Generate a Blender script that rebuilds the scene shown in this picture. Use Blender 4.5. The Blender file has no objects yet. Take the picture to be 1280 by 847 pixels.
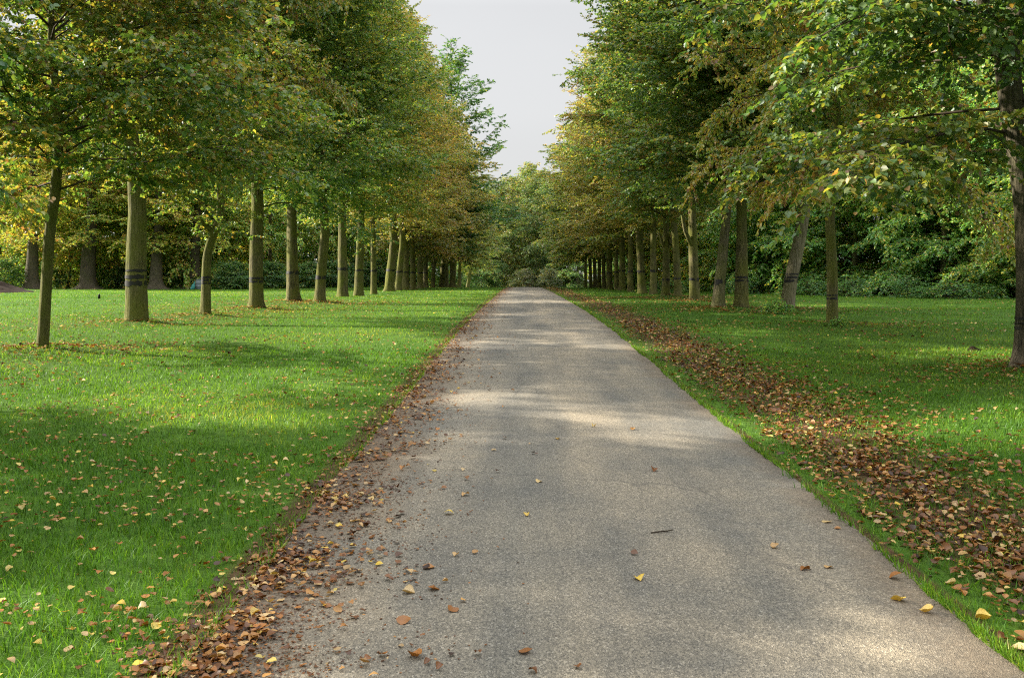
import bpy, math, random
import numpy as np
from mathutils import Vector, Matrix, Euler

random.seed(11)
rng = np.random.default_rng(11)
C = bpy.context.scene.collection
R = math.radians

# ------------------------------------------------------------------ helpers
def link(o):
    C.objects.link(o)
    return o

def tag(o, label=None, cat=None, group=None, kind=None):
    if label: o['label'] = label
    if cat: o['category'] = cat
    if group: o['group'] = group
    if kind: o['kind'] = kind
    return o

def np_mesh(name, verts, polys, attrs=None, smooth=False):
    """verts (n,3); polys: list of int arrays (m,k); attrs: {name: per-face float array}"""
    me = bpy.data.meshes.new(name)
    verts = np.ascontiguousarray(verts, dtype=np.float32)
    me.vertices.add(len(verts))
    me.vertices.foreach_set('co', verts.ravel())
    li, ls, off = [], [], 0
    for p in polys:
        p = np.ascontiguousarray(p, dtype=np.int32)
        if len(p) == 0: continue
        li.append(p.ravel())
        ls.append(off + np.arange(len(p), dtype=np.int32) * p.shape[1])
        off += p.size
    li = np.concatenate(li); ls = np.concatenate(ls)
    me.loops.add(len(li)); me.loops.foreach_set('vertex_index', li)
    me.polygons.add(len(ls)); me.polygons.foreach_set('loop_start', ls)
    if attrs:
        for k, v in attrs.items():
            a = me.attributes.new(k, 'FLOAT', 'FACE')
            a.data.foreach_set('value', np.ascontiguousarray(v, dtype=np.float32))
    me.update(calc_edges=True)
    if smooth:
        me.polygons.foreach_set('use_smooth', np.ones(len(ls), dtype=bool))
    return me

def obj(name, me, mat, parent=None):
    o = bpy.data.objects.new(name, me)
    if mat is not None and len(me.materials) == 0:
        me.materials.append(mat)
    link(o)
    if parent is not None: o.parent = parent
    return o

def empty(name, loc):
    o = bpy.data.objects.new(name, None)
    o.empty_display_size = 0.3
    o.location = loc
    return link(o)

_ng = np.random.default_rng(5).random((16, 128, 128))
def vnoise(x, y, scale, seed=0):
    g = _ng[seed % 16]
    x = np.asarray(x, float) / scale + 37.3 * seed; y = np.asarray(y, float) / scale + 11.7 * seed
    xi = np.floor(x).astype(int); yi = np.floor(y).astype(int)
    fx = x - xi; fy = y - yi
    fx = fx * fx * (3 - 2 * fx); fy = fy * fy * (3 - 2 * fy)
    a = g[xi % 128, yi % 128]; b = g[(xi + 1) % 128, yi % 128]
    c = g[xi % 128, (yi + 1) % 128]; d = g[(xi + 1) % 128, (yi + 1) % 128]
    return (a * (1 - fx) + b * fx) * (1 - fy) + (c * (1 - fx) + d * fx) * fy

def norm(v):
    return v / (np.linalg.norm(v, axis=-1, keepdims=True) + 1e-9)

# ------------------------------------------------------------------ lie of the land and camera
CAM_Z = 1.7
XL, XR = -1.42, 2.08           # edges of the drive
_ky = np.array([-400, -60, -20, 0, 24, 32, 46, 70, 95, 106, 130, 180, 260, 900])
_kz = np.array([-.5, -.5, -.45, 0, .60, .71, .81, .89, .93, .93, .72, -.2, -.9, -1.0])
_ys = np.linspace(-400, 900, 5201)
_zs = np.interp(_ys, _ky, _kz)
_k = np.exp(-np.linspace(-2.5, 2.5, 41) ** 2); _k /= _k.sum()
_zs = np.convolve(np.pad(_zs, 20, mode='edge'), _k, mode='valid')
MOUNDS = []
def gz(x, y):
    x = np.asarray(x, float); y = np.asarray(y, float)
    z = np.interp(y, _ys, _zs)
    d = np.clip(np.maximum(XL - x, x - XR) / 3.0, 0, 1)
    z = z + d * ((vnoise(x, y, 7.0, 1) - .5) * .14 + (vnoise(x, y, 2.2, 2) - .5) * .05)
    z = z - 0.035 * np.clip(1 - np.maximum(XL - x, x - XR) / .8, 0, 1) * (np.maximum(XL - x, x - XR) > 0)
    for mx, my, mh, mr in MOUNDS:
        z = z + mh * np.exp(-((x - mx) ** 2 + (y - my) ** 2) / (mr * mr))
    return z

F = 1244.0
PITCH, YAW = R(3.38), R(0.55)
cam_d = bpy.data.cameras.new('camera')
cam = link(bpy.data.objects.new('camera', cam_d))
cam.location = (0, 0, CAM_Z)
cam.rotation_euler = (R(90) - PITCH, 0, YAW)
cam_d.sensor_width = 36; cam_d.lens = 36 * F / 1280
cam_d.clip_end = 3000
bpy.context.scene.camera = cam
_rot = np.array(cam.rotation_euler.to_matrix())

def ray(px, py):
    d = np.array([(px - 640) / F, -(py - 423.5) / F, -1.0])
    d = _rot @ d
    return d / d[1]                       # per metre of depth

def at(px, py):
    """the spot on the ground seen at a pixel of the photograph"""
    d = ray(px, py)
    ys = np.arange(3.0, 100.0, .05)
    h = CAM_Z + ys * d[2] - gz(ys * d[0], ys)
    i = np.argmax(h < 0) if (h < 0).any() else len(ys) - 1
    y = ys[i]
    return np.array([y * d[0], y, float(gz(y * d[0], y))])

# ------------------------------------------------------------------ materials
def new_mat(name):
    m = bpy.data.materials.new(name); m.use_nodes = True
    nt = m.node_tree; nt.nodes.clear()
    out = nt.nodes.new('ShaderNodeOutputMaterial')
    return m, nt, out

def N(nt, t, **kw):
    n = nt.nodes.new(t)
    for k, v in kw.items():
        if k.startswith('i_'):
            n.inputs[k[2:].replace('_', ' ')].default_value = v
        elif isinstance(k, str):
            setattr(n, k, v)
    return n

def ramp(nt, stops, fac=None, interp='LINEAR'):
    r = nt.nodes.new('ShaderNodeValToRGB')
    cr = r.color_ramp; cr.interpolation = interp
    while len(cr.elements) > 1: cr.elements.remove(cr.elements[0])
    cr.elements[0].position = stops[0][0]; cr.elements[0].color = (*stops[0][1], 1)
    for p, c in stops[1:]:
        e = cr.elements.new(p); e.color = (*c, 1)
    if fac is not None: nt.links.new(fac, r.inputs[0])
    return r

def math_n(nt, op, a, b=None, clamp=False):
    n = nt.nodes.new('ShaderNodeMath'); n.operation = op; n.use_clamp = clamp
    for i, v in enumerate((a, b)):
        if v is None: continue
        if hasattr(v, 'links') or hasattr(v, 'is_linked'): nt.links.new(v, n.inputs[i])
        else: n.inputs[i].default_value = v
    return n.outputs[0]

def mixc(nt, fac, a, b, mode='MIX'):
    n = nt.nodes.new('ShaderNodeMix'); n.data_type = 'RGBA'; n.blend_type = mode
    for i, v in ((0, fac), (6, a), (7, b)):
        if hasattr(v, 'is_linked'): nt.links.new(v, n.inputs[i])
        elif isinstance(v, (int, float)): n.inputs[i].default_value = v
        else: n.inputs[i].default_value = (*v, 1)
    return n.outputs[2]

def leaf_material(name, stops, vr=(.8, .6), trans=.42, tgain=(1.25, 1.2, .55), gloss=.05, rough=.45):
    m, nt, out = new_mat(name)
    L = nt.links.new
    at_ = N(nt, 'ShaderNodeAttribute', attribute_name='tint', attribute_type='GEOMETRY')
    vra = N(nt, 'ShaderNodeAttribute', attribute_name='vary', attribute_type='GEOMETRY')
    oi = N(nt, 'ShaderNodeObjectInfo')
    sp = N(nt, 'ShaderNodeSeparateColor'); L(oi.outputs['Color'], sp.inputs[0])
    f = math_n(nt, 'ADD', at_.outputs['Fac'], math_n(nt, 'SUBTRACT', sp.outputs[0], .5))
    cr = ramp(nt, stops, f)
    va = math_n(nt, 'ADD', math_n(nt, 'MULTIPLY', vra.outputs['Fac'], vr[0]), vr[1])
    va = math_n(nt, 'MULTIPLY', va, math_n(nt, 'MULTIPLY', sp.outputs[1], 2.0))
    rust = math_n(nt, 'MULTIPLY', sp.outputs[2], math_n(nt, 'MULTIPLY', math_n(nt, 'SUBTRACT', vra.outputs['Fac'], .25, True), 2.2, True), True)
    crm = mixc(nt, rust, cr.outputs[0], (.27, .135, .055))
    col = N(nt, 'ShaderNodeVectorMath', operation='SCALE')
    L(crm, col.inputs[0]); L(va, col.inputs['Scale'])
    d = N(nt, 'ShaderNodeBsdfDiffuse'); L(col.outputs[0], d.inputs['Color'])
    t = N(nt, 'ShaderNodeBsdfTranslucent')
    tc = N(nt, 'ShaderNodeVectorMath', operation='MULTIPLY'); tc.inputs[1].default_value = tgain
    L(col.outputs[0], tc.inputs[0]); L(tc.outputs[0], t.inputs['Color'])
    mx = N(nt, 'ShaderNodeMixShader'); mx.inputs[0].default_value = trans
    L(d.outputs[0], mx.inputs[1]); L(t.outputs[0], mx.inputs[2])
    if gloss > 0:
        g = N(nt, 'ShaderNodeBsdfGlossy'); g.inputs['Roughness'].default_value = rough
        g.inputs['Color'].default_value = (.9, .95, 1, 1)
        m2 = N(nt, 'ShaderNodeMixShader'); m2.inputs[0].default_value = gloss
        L(mx.outputs[0], m2.inputs[1]); L(g.outputs[0], m2.inputs[2])
        mx = m2
    L(mx.outputs[0], out.inputs['Surface'])
    return m

M_LEAF = leaf_material('lime_leaf', [
    (0.0, (.040, .125, .044)), (.25, (.080, .190, .044)), (.45, (.138, .240, .048)), (.60, (.235, .270, .054)),
    (.74, (.40, .35, .07)), (.86, (.37, .23, .07)), (1.0, (.22, .11, .055))], trans=.50, gloss=.04, rough=.5, vr=(.9, .55))
M_GRASS = leaf_material('grass_blade', [
    (0.0, (.044, .125, .012)), (.4, (.095, .215, .018)), (.7, (.175, .290, .035)), (1.0, (.33, .32, .08))], vr=(1.3, .35),
    trans=.42, tgain=(1.35, 1.25, .5), gloss=.012)
M_LITTER = leaf_material('dead_leaf', [
    (0.0, (.045, .022, .012)), (.3, (.15, .060, .018)), (.5, (.25, .105, .026)), (.65, (.35, .19, .06)),
    (.82, (.42, .31, .16)), (.92, (.52, .36, .05)), (1.0, (.46, .36, .10))], trans=.18, tgain=(1.2, 1, .5), gloss=.03)

def bark_material(name, hi, lo, algae, amount):
    m, nt, out = new_mat(name)
    L = nt.links.new
    tc = N(nt, 'ShaderNodeTexCoord')
    oi = N(nt, 'ShaderNodeObjectInfo')
    off = N(nt, 'ShaderNodeVectorMath', operation='ADD')
    sc_ = N(nt, 'ShaderNodeVectorMath', operation='SCALE'); sc_.inputs['Scale'].default_value = 40
    cb = N(nt, 'ShaderNodeCombineXYZ')
    L(oi.outputs['Random'], cb.inputs[0]); L(oi.outputs['Random'], cb.inputs[2])
    L(cb.outputs[0], sc_.inputs[0]); L(tc.outputs['Object'], off.inputs[0]); L(sc_.outputs[0], off.inputs[1])
    mp = N(nt, 'ShaderNodeMapping'); mp.inputs['Scale'].default_value = (11, 11, 1.3)
    L(off.outputs[0], mp.inputs[0])
    n1 = N(nt, 'ShaderNodeTexNoise'); n1.inputs['Scale'].default_value = 2.2; n1.inputs['Detail'].default_value = 7
    n1.inputs['Roughness'].default_value = .65
    L(mp.outputs[0], n1.inputs['Vector'])
    n2 = N(nt, 'ShaderNodeTexNoise'); n2.inputs['Scale'].default_value = 1.5; n2.inputs['Detail'].default_value = 4
    L(off.outputs[0], n2.inputs['Vector'])
    n3 = N(nt, 'ShaderNodeTexNoise'); n3.inputs['Scale'].default_value = 28; n3.inputs['Detail'].default_value = 3
    L(off.outputs[0], n3.inputs['Vector'])
    c1 = ramp(nt, [(.36, lo), (.6, hi)], n1.outputs['Fac'])
    al = ramp(nt, [(.35, (0, 0, 0)), (.62, (1, 1, 1))], n2.outputs['Fac'])
    alf = math_n(nt, 'MULTIPLY', al.outputs[0], amount)
    c2 = mixc(nt, alf, c1.outputs[0], algae)
    pt = ramp(nt, [(.60, (0, 0, 0)), (.72, (1, 1, 1))], n3.outputs['Fac'])
    c3 = mixc(nt, math_n(nt, 'MULTIPLY', pt.outputs[0], .35), c2, (.22, .22, .17))
    p = N(nt, 'ShaderNodeBsdfPrincipled'); p.inputs['Roughness'].default_value = .9
    p.inputs['Specular IOR Level'].default_value = .2
    L(c3, p.inputs['Base Color'])
    b = N(nt, 'ShaderNodeBump'); b.inputs['Strength'].default_value = 1.0; b.inputs['Distance'].default_value = .06
    L(n1.outputs['Fac'], b.inputs['Height']); L(b.outputs[0], p.inputs['Normal'])
    L(p.outputs[0], out.inputs['Surface'])
    return m

M_BARK = bark_material('lime_bark', (.17, .15, .07), (.045, .04, .02), (.12, .13, .022), .9)
M_BARK_GREY = bark_material('grey_bark', (.23, .20, .14), (.085, .07, .045), (.16, .165, .06), .5)
M_BARK_OLD = bark_material('old_bark', (.19, .16, .105), (.05, .042, .03), (.12, .13, .035), .7)

def simple_mat(name, col, rough=.8, spec=.3, noise=None):
    m, nt, out = new_mat(name)
    p = N(nt, 'ShaderNodeBsdfPrincipled'); p.inputs['Roughness'].default_value = rough
    p.inputs['Specular IOR Level'].default_value = spec
    if noise:
        tc = N(nt, 'ShaderNodeTexCoord'); n = N(nt, 'ShaderNodeTexNoise')
        n.inputs['Scale'].default_value = noise[0]; n.inputs['Detail'].default_value = 5
        nt.links.new(tc.outputs['Object'], n.inputs['Vector'])
        r = ramp(nt, [(.3, tuple(c * noise[1] for c in col)), (.7, col)], n.outputs['Fac'])
        nt.links.new(r.outputs[0], p.inputs['Base Color'])
    else:
        p.inputs['Base Color'].default_value = (*col, 1)
    nt.links.new(p.outputs[0], out.inputs['Surface'])
    return m

M_BAND = simple_mat('grease_band', (.012, .011, .010), .55, .4, (30, .5))
M_BARK_DARK = bark_material('ancient_bark', (.12, .10, .07), (.03, .026, .02), (.07, .075, .03), .4)
M_TWIG = simple_mat('twig_bark', (.06, .045, .03), .9, .2, (9, .5))
M_SOIL = simple_mat('dark_soil', (.026, .017, .011), .95, .1, (14, .4))

# ------------------------------------------------------------------ leaves
def unit_rand(n, r):
    v = r.normal(size=(n, 3)); return norm(v)

def leaf_geo(P, D, Nn, S, tint, vary, detail=True, width=.42):
    """leaf blades: base P, axis D, face normal Nn, length S"""
    D = norm(D); X = norm(np.cross(D, Nn)); Z = np.cross(X, D)
    n = len(P); S = S[:, None]
    if detail:
        t = [(0, 0, 0), (.95, .28, .10), (.78, .68, .08), (0, 1, -.10), (-.78, .68, .08), (-.95, .28, .10)]
    else:
        t = [(0, 0, 0), (1.0, .45, .07), (0, 1, -.05), (-1.0, .45, .07)]
    k = len(t)
    V = np.empty((n, k, 3), np.float32)
    for i, (u, v, w) in enumerate(t):
        V[:, i] = P + S * (X * (u * width) + D * v + Z * w)
    b = np.arange(n)[:, None] * k
    if detail:
        f = np.concatenate([b + np.array([0, 1, 2, 3]), b + np.array([0, 3, 4, 5])], 1).reshape(-1, 4)
        return V.reshape(-1, 3), f, np.repeat(tint, 2), np.repeat(vary, 2)
    return V.reshape(-1, 3), b + np.array([0, 1, 2, 3]), tint, vary

def tubes_geo(paths, sides):
    """paths: list of (pts (m,3), radii (m,)) -> verts, quads"""
    VV, FF, off = [], [], 0
    th = np.arange(sides) / sides * 2 * np.pi
    for P, r in paths:
        m = len(P)
        T = np.gradient(P, axis=0); T = norm(T)
        ref = np.where(np.abs(T[:, 2:3]) > .9, np.array([[1., 0, 0]]), np.array([[0, 0, 1.]]))
        A = norm(np.cross(T, ref)); B = np.cross(T, A)
        ring = P[:, None] + r[:, None, None] * (A[:, None] * np.cos(th)[None, :, None] + B[:, None] * np.sin(th)[None, :, None])
        VV.append(ring.reshape(-1, 3))
        i = np.arange(m - 1)[:, None] * sides; j = np.arange(sides)[None]
        a = off + i + j; b_ = off + i + (j + 1) % sides
        FF.append(np.stack([a, b_, b_ + sides, a + sides], -1).reshape(-1, 4))
        off += m * sides
    return np.concatenate(VV), np.concatenate(FF)

# ------------------------------------------------------------------ crowns
class Variant: pass

def gen_crown(name, seed, H, Rad, base, n_prim=58, sec_step=.32, twig_step=.17, leaves=10, leaf=.10, detail=True,
              droop=.25, prof=None, low_elev=8, top_elev=62, tint=(.34, .15), twig_len=(.25, .55), twigs_mesh=True, keep=1.0, width=.42):
    r = np.random.default_rng(seed)
    v = Variant(); v.H = H; v.base = base
    prof = prof or [(0, .80), (.15, 1), (.4, .95), (.62, .75), (.82, .45), (.95, .2), (1, .1)]
    px_, py_ = zip(*prof)
    zz = np.linspace(0, H, 15)
    wob = np.cumsum(r.normal(0, .10, (15, 2)), 0) * np.clip((zz[:, None] - base) / 3, 0, 1)
    v.leader = np.column_stack([wob, zz])
    lead = lambda z: np.array([np.interp(z, zz, wob[:, 0]), np.interp(z, zz, wob[:, 1]), z])
    tubes, thin, twigs = [], [], []
    TP, TD = [], []; TL = []; TC = []
    for i in range(n_prim):
        t = ((i + r.uniform(.2, .8)) / n_prim) ** .92
        z = base + t * (H - base) * .97
        L = Rad * np.interp(t, px_, py_) * r.uniform(.72, 1.15)
        az = i * 2.39996 + r.normal(0, .35)
        el = R(low_elev + (top_elev - low_elev) * t ** 1.1 + r.normal(0, 8))
        d = np.array([math.cos(az) * math.cos(el), math.sin(az) * math.cos(el), math.sin(el)])
        m = 8; pts = [lead(z)]
        for k in range(m - 1):
            d = d + r.normal(0, .09, 3); d[2] -= droop * (1 - t) * .16 * (k / 3.0)
            d /= np.linalg.norm(d)
            pts.append(pts[-1] + d * L / (m - 1))
        pts = np.array(pts)
        r0 = .0042 * L + .007
        tubes.append((pts, np.linspace(r0, .007, m)))
        cl_tint = r.normal(0, .065)
        s = .16 * L + .2; side = 1
        dist = np.linspace(0, L, m)
        while s < L:
            f = s / L
            p = np.array([np.interp(s, dist, pts[:, a]) for a in range(3)])
            q = np.array([np.interp(min(s + .1, L + .01), dist, pts[:, a]) for a in range(3)])
            q2 = np.array([np.interp(s - .1, dist, pts[:, a]) for a in range(3)])
            dd = norm((q - q2))
            sv = norm(np.cross(dd, [0, 0, 1.])) * side
            ang = r.uniform(.7, 1.15)
            sd = norm(dd * math.cos(ang) + sv * math.sin(ang) + np.array([0, 0, r.normal(.02, .30)]))
            sl = (.26 * L * (1 - .55 * f) + .35) * r.uniform(.6, 1.25)
            sp = [p]
            for k in range(4):
                sd = sd + r.normal(0, .12, 3); sd[2] -= droop * .22 * (1 - .6 * t)
                sd /= np.linalg.norm(sd)
                sp.append(sp[-1] + sd * sl / 4)
            sp = np.array(sp)
            thin.append((sp, np.linspace(.009, .003, 5)))
            nt_ = max(2, int(sl / twig_step))
            u = (np.arange(nt_) + r.random(nt_)) / nt_ * 4
            ui = np.minimum(u.astype(int), 3); fr = (u - ui)[:, None]
            P = sp[ui] * (1 - fr) + sp[ui + 1] * fr
            ax = norm(sp[ui + 1] - sp[ui])
            sgn = np.where(np.arange(nt_) % 2 == 0, 1., -1.)[:, None]
            lat = norm(np.cross(ax, np.array([0, 0, 1.]))) * sgn
            td = norm(ax * .6 + lat * r.uniform(.4, 1.0, (nt_, 1)) + r.normal(0, .28, (nt_, 3)) + np.array([0, 0, -.25 * droop]))
            TP.append(P); TD.append(td); TL.append(r.uniform(*twig_len, nt_))
            TC.append(np.full(nt_, cl_tint) + r.normal(0, .06) + .05 * (f - .5))
            s += sec_step * r.uniform(.7, 1.3); side = -side
    TP = np.concatenate(TP); TD = np.concatenate(TD); TL = np.concatenate(TL); TC = np.concatenate(TC)
    if keep < 1:
        cl = vnoise(TP[:, 0] + TP[:, 2] * .7, TP[:, 1] + TP[:, 2] * .5, 1.6, seed) + r.normal(0, .12, len(TP))
        k_ = cl > np.quantile(cl, 1 - keep)
        TP, TD, TL, TC = TP[k_], TD[k_], TL[k_], TC[k_]
    nt_ = len(TP)
    # leaves along each twig
    u = (np.arange(leaves)[None] + r.random((nt_, leaves))) / leaves
    u = .1 + .95 * u
    P = TP[:, None] + TD[:, None] * (TL[:, None] * u)[..., None] + np.array([0, 0, -.10]) * (u ** 2)[..., None] * droop
    sgn = np.where(np.arange(leaves) % 2 == 0, 1., -1.)[None, :, None]
    lat = norm(np.cross(TD, np.array([0, 0, 1.])))[:, None] * sgn
    D = TD[:, None] * .55 + lat * .8 + r.normal(0, .35, (nt_, leaves, 3)) + np.array([0, 0, -.35])
    P = P.reshape(-1, 3); D = norm(D.reshape(-1, 3))
    n = len(P)
    Nn = norm(np.array([0, 0, 1.0]) + r.normal(0, .55, (n, 3)))
    S = leaf * r.uniform(.65, 1.25, n)
    ti = tint[0] + np.repeat(TC, leaves) + r.normal(0, tint[1], n)
    late = r.random(n) < .13
    ti = np.where(late, ti + r.uniform(.2, .45, n), ti)
    va = np.clip(r.normal(.5, .22, n), 0, 1)
    V, Fc, tf, vf = leaf_geo(P, D, Nn, S, np.clip(ti, .0, .98), va, detail, width)
    v.crown = np_mesh(name + '_leaves', V, [Fc], {'tint': tf, 'vary': vf})
    v.crown.materials.append(M_LEAF)
    a, fa = tubes_geo(tubes, 5)
    if twigs_mesh:
        tw = [(np.array([TP[i], TP[i] + TD[i] * TL[i] * .9]), np.array([.003, .0015])) for i in range(0, nt_, 2)]
        thin = thin + tw
    groups = {}
    parts = [(a, fa)]
    t5 = [x for x in thin if len(x[0]) == 5]; t2 = [x for x in thin if len(x[0]) == 2]
    parts.append(tubes_geo(t5, 3))
    if t2: parts.append(tubes_geo(t2, 3))
    VV, FF, off = [], [], 0
    for vv, ff in parts:
        VV.append(vv); FF.append(ff + off); off += len(vv)
    v.branches = np_mesh(name + '_branches', np.concatenate(VV), [np.concatenate(FF)], smooth=True)
    v.branches.materials.append(M_TWIG)
    v.nleaves = n
    return v

V = {}
V['small'] = gen_crown('small', 101, 10.5, 4.2, 2.8, 74, .19, .09, 13, .085, droop=.35, tint=(.44, .16), keep=.97)
V['near'] = gen_crown('near', 102, 19.5, 5.2, 3.5, 96, .23, .115, 13, .092, droop=.22, low_elev=14, tint=(.34, .16), keep=.95)
V['low'] = gen_crown('low', 103, 17.5, 5.4, 3.2, 96, .22, .095, 14, .092, droop=.42, tint=(.36, .14), low_elev=7, keep=.94)
V['mid'] = gen_crown('mid', 104, 20, 5.3, 3.9, 104, .25, .12, 12, .108, detail=False, droop=.2, low_elev=16, tint=(.35, .16), twigs_mesh=False)
V['mid_b'] = gen_crown('mid_b', 105, 19, 5.0, 3.9, 102, .25, .12, 12, .108, detail=False, droop=.22, low_elev=17, tint=(.38, .17), twigs_mesh=False,
                      prof=[(0, .75), (.2, 1), (.45, .9), (.7, .6), (.88, .35), (1, .12)])
V['far'] = gen_crown('far', 106, 19.5, 5.3, 3.2, 90, .31, .16, 11, .15, detail=False, droop=.4, tint=(.34, .16), twigs_mesh=False)
V['sparse'] = gen_crown('sparse', 107, 23, 6.2, 3.6, 84, .34, .15, 12, .155, detail=False, droop=.1, tint=(.22, .10), twigs_mesh=False, keep=.8)
V['wood'] = gen_crown('wood', 108, 17, 6.4, .8, 116, .30, .155, 10, .155, detail=False, droop=.9, tint=(.32, .17), twigs_mesh=False, low_elev=-12,
                     prof=[(0, .9), (.15, 1.05), (.4, 1), (.65, .8), (.85, .5), (1, .15)])
V['wood_b'] = gen_crown('wood_b', 109, 15, 6.0, .6, 100, .31, .16, 10, .155, detail=False, droop=.6, tint=(.38, .16), twigs_mesh=False, low_elev=-6,
                       prof=[(0, .9), (.2, 1.05), (.5, .95), (.75, .7), (.9, .4), (1, .15)])
V['shrub'] = gen_crown('shrub', 110, 3.2, 2.3, .15, 50, .2, .13, 10, .12, detail=False, droop=.3, tint=(.28, .13), twigs_mesh=False, low_elev=5)
V['bramble'] = gen_crown('bramble', 111, 1.25, 1.3, .06, 34, .17, .12, 8, .08, detail=False, droop=.6, tint=(.22, .10), twigs_mesh=False, low_elev=5)
V['sprout'] = gen_crown('sprout', 112, .62, .55, .04, 26, .12, .10, 6, .085, droop=.3, tint=(.34, .08), twigs_mesh=True, low_elev=25, top_elev=75, twig_len=(.06, .14))

# ------------------------------------------------------------------ trunks
def trunk_fn(path, radii, seed, flare=.9, lumps=.065):
    path = np.array(path, float); radii = np.array(radii, float)
    r = np.random.default_rng(seed)
    ph = r.uniform(0, 6.28, 8); am = r.uniform(.4, 1, 8)
    zk = path[:, 2]
    def fn(z, th, grow=1.0):
        x = np.interp(z, zk, path[:, 0]); y = np.interp(z, zk, path[:, 1]); rad = np.interp(z, zk, radii)
        fl = np.exp(-np.maximum(z, 0) / .22)
        lob = 1 + flare * fl * (.75 + .45 * np.cos(3 * th + ph[0]) * am[0] + .35 * np.cos(5 * th + ph[1]) * am[1])
        lob = lob + lumps * (np.cos(2 * th + ph[2] + z * .5) * am[2] + .7 * np.cos(3 * th + ph[3] - z * .9) * am[3]
                             + .35 * np.cos(7 * th + ph[4] + z * 1.7) * am[4] + .6 * np.sin(z * 2.3 + ph[5] + th) * am[5])
        rr = rad * lob * grow
        return np.stack([x + rr * np.cos(th), y + rr * np.sin(th), z + 0 * th], -1)
    return fn

def smooth_path(path, top, n=24):
    p = np.array(path, float)
    t = p[:, 2]
    low = np.array([-.25, -.05, .06, .15, .27, .42, .62, .85])
    low = low[low < top * .6]
    zz = np.concatenate([low, np.linspace(low[-1] + .2, top, 18), np.linspace(top, t[-1], n)[1:]]) if t[-1] > top + .2 else np.concatenate([low, np.linspace(low[-1] + (top - low[-1]) / 14, t[-1], 14)])
    out = []
    from numpy import interp
    fx = interp(zz, t, p[:, 0]); fy = interp(zz, t, p[:, 1])
    k = np.array([1, 2, 3, 2, 1.]) / 9
    fx2 = np.convolve(np.pad(fx, 2, mode='edge'), k, 'valid'); fy2 = np.convolve(np.pad(fy, 2, mode='edge'), k, 'valid')
    return np.column_stack([fx2, fy2, zz])

def ring_mesh(name, fn, zs, sides, grow=1.0, jag=0.0, seed=0, close_top=False):
    r = np.random.default_rng(seed)
    th = np.arange(sides) / sides * 2 * np.pi
    Vv = []
    for k, z in enumerate(zs):
        zz = np.full(sides, z) + (r.normal(0, jag, sides) if jag else 0)
        Vv.append(fn(zz, th, grow))
    Vv = np.array(Vv).reshape(-1, 3)
    m = len(zs)
    i = np.arange(m - 1)[:, None] * sides; j = np.arange(sides)[None]
    f = np.stack([i + j, i + (j + 1) % sides, i + (j + 1) % sides + sides, i + j + sides], -1).reshape(-1, 4)
    if jag:
        keep = np.tile(np.sin(th * 3 + seed) + np.sin(th * 7 + seed * 2.3) * .8 > -1.15, m - 1)
        f = f[keep]
    return np_mesh(name, Vv, [f], smooth=True)

_tree_seed = [0]
def make_tree(name, loc, var, s=1.0, rot=None, lean=None, rad=.2, tint=.5, bright=.5, label='', cat='tree', group=None, bands=(),
              bark=None, limbs=(), sides=16, flare=.8, crown=True, sz=None, top_frac=.86, rust=0.0):
    """lean: trunk course below the crown as [(dx, dy, z), ...]; bands: heights of the dark rings"""
    _tree_seed[0] += 1; seed = 500 + _tree_seed[0]
    r = np.random.default_rng(seed)
    v = V[var]; sz = sz or s
    rot = r.uniform(0, 6.28) if rot is None else rot
    lean = lean or [(0, 0, 0), (r.normal(0, .07), r.normal(0, .07), v.base * sz)]
    top = np.array(lean[-1])
    root = empty(name, Vector(loc))
    tag(root, label, cat, group)
    c, s_ = math.cos(rot), math.sin(rot)
    L = v.leader.copy()
    L = np.column_stack([(c * L[:, 0] - s_ * L[:, 1]) * s, (s_ * L[:, 0] + c * L[:, 1]) * s, L[:, 2] * sz])
    up = L[L[:, 2] > max(top[2], v.base * sz) + .4]
    up = up[up[:, 2] < v.H * sz * top_frac]
    up = up + np.array([top[0], top[1], 0])
    path = [tuple(p) for p in lean] + [tuple(p) for p in up]
    P = smooth_path(path, float(top[2]))
    zz = P[:, 2]; zt = zz[-1]
    rr = rad * np.clip(1 - .22 * np.minimum(zz, top[2]) / max(top[2], .1), .1, 1) * np.clip((zt - zz) / (zt - top[2] + .01), 0.04, 1) ** .8
    fn = trunk_fn(P, rr, seed, flare)
    bark = bark or M_BARK
    tr = obj('trunk', ring_mesh('trunk', fn, zz, sides), bark, root)
    for bi, (bz, bh) in enumerate(bands):
        obj('dark_band', ring_mesh('dark_band', fn, [bz - bh / 2, bz - bh * .15, bz + bh * .15, bz + bh / 2], 28, 1.03, bh * .16, seed + bi), M_BAND, tr)
    for pts, r0, r1 in limbs:
        pts = np.array(pts, float)
        q = np.linspace(0, len(pts) - 1, 12)
        pp = np.column_stack([np.interp(q, np.arange(len(pts)), pts[:, a]) for a in range(3)])
        k = np.array([1, 2, 1.]) / 4
        for a in range(3):
            pp[1:-1, a] = np.convolve(pp[:, a], k, 'valid')
        vv, ff = tubes_geo([(pp, np.linspace(r0, r1, 12))], 10)
        obj('limb', np_mesh('limb', vv, [ff], smooth=True), bark, root)
    if crown:
        for nm, me, mt in (('branches', v.branches, M_TWIG), ('crown', v.crown, M_LEAF)):
            o = obj(nm, me, mt, root)
            o.location = (top[0], top[1], 0)
            o.rotation_euler = (0, 0, rot)
            o.scale = (s, s, sz)
            if nm == 'crown':
                o.color = (tint, bright, rust, 1)
    return root

def px_tree(path_px, Z=None, X=None):
    """base spot and trunk course from pixels of the photograph, base first"""
    bx, by = path_px[0]
    if Z is None:
        b = at(bx, by)
    else:
        d = ray(bx, 350)
        b = np.array([d[0] * Z, Z, float(gz(d[0] * Z, Z))])
    k = b[1] / F
    lean = [((x - bx) * k, 0.0, (by - y) * k) for x, y in path_px]
    return b, lean

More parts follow.
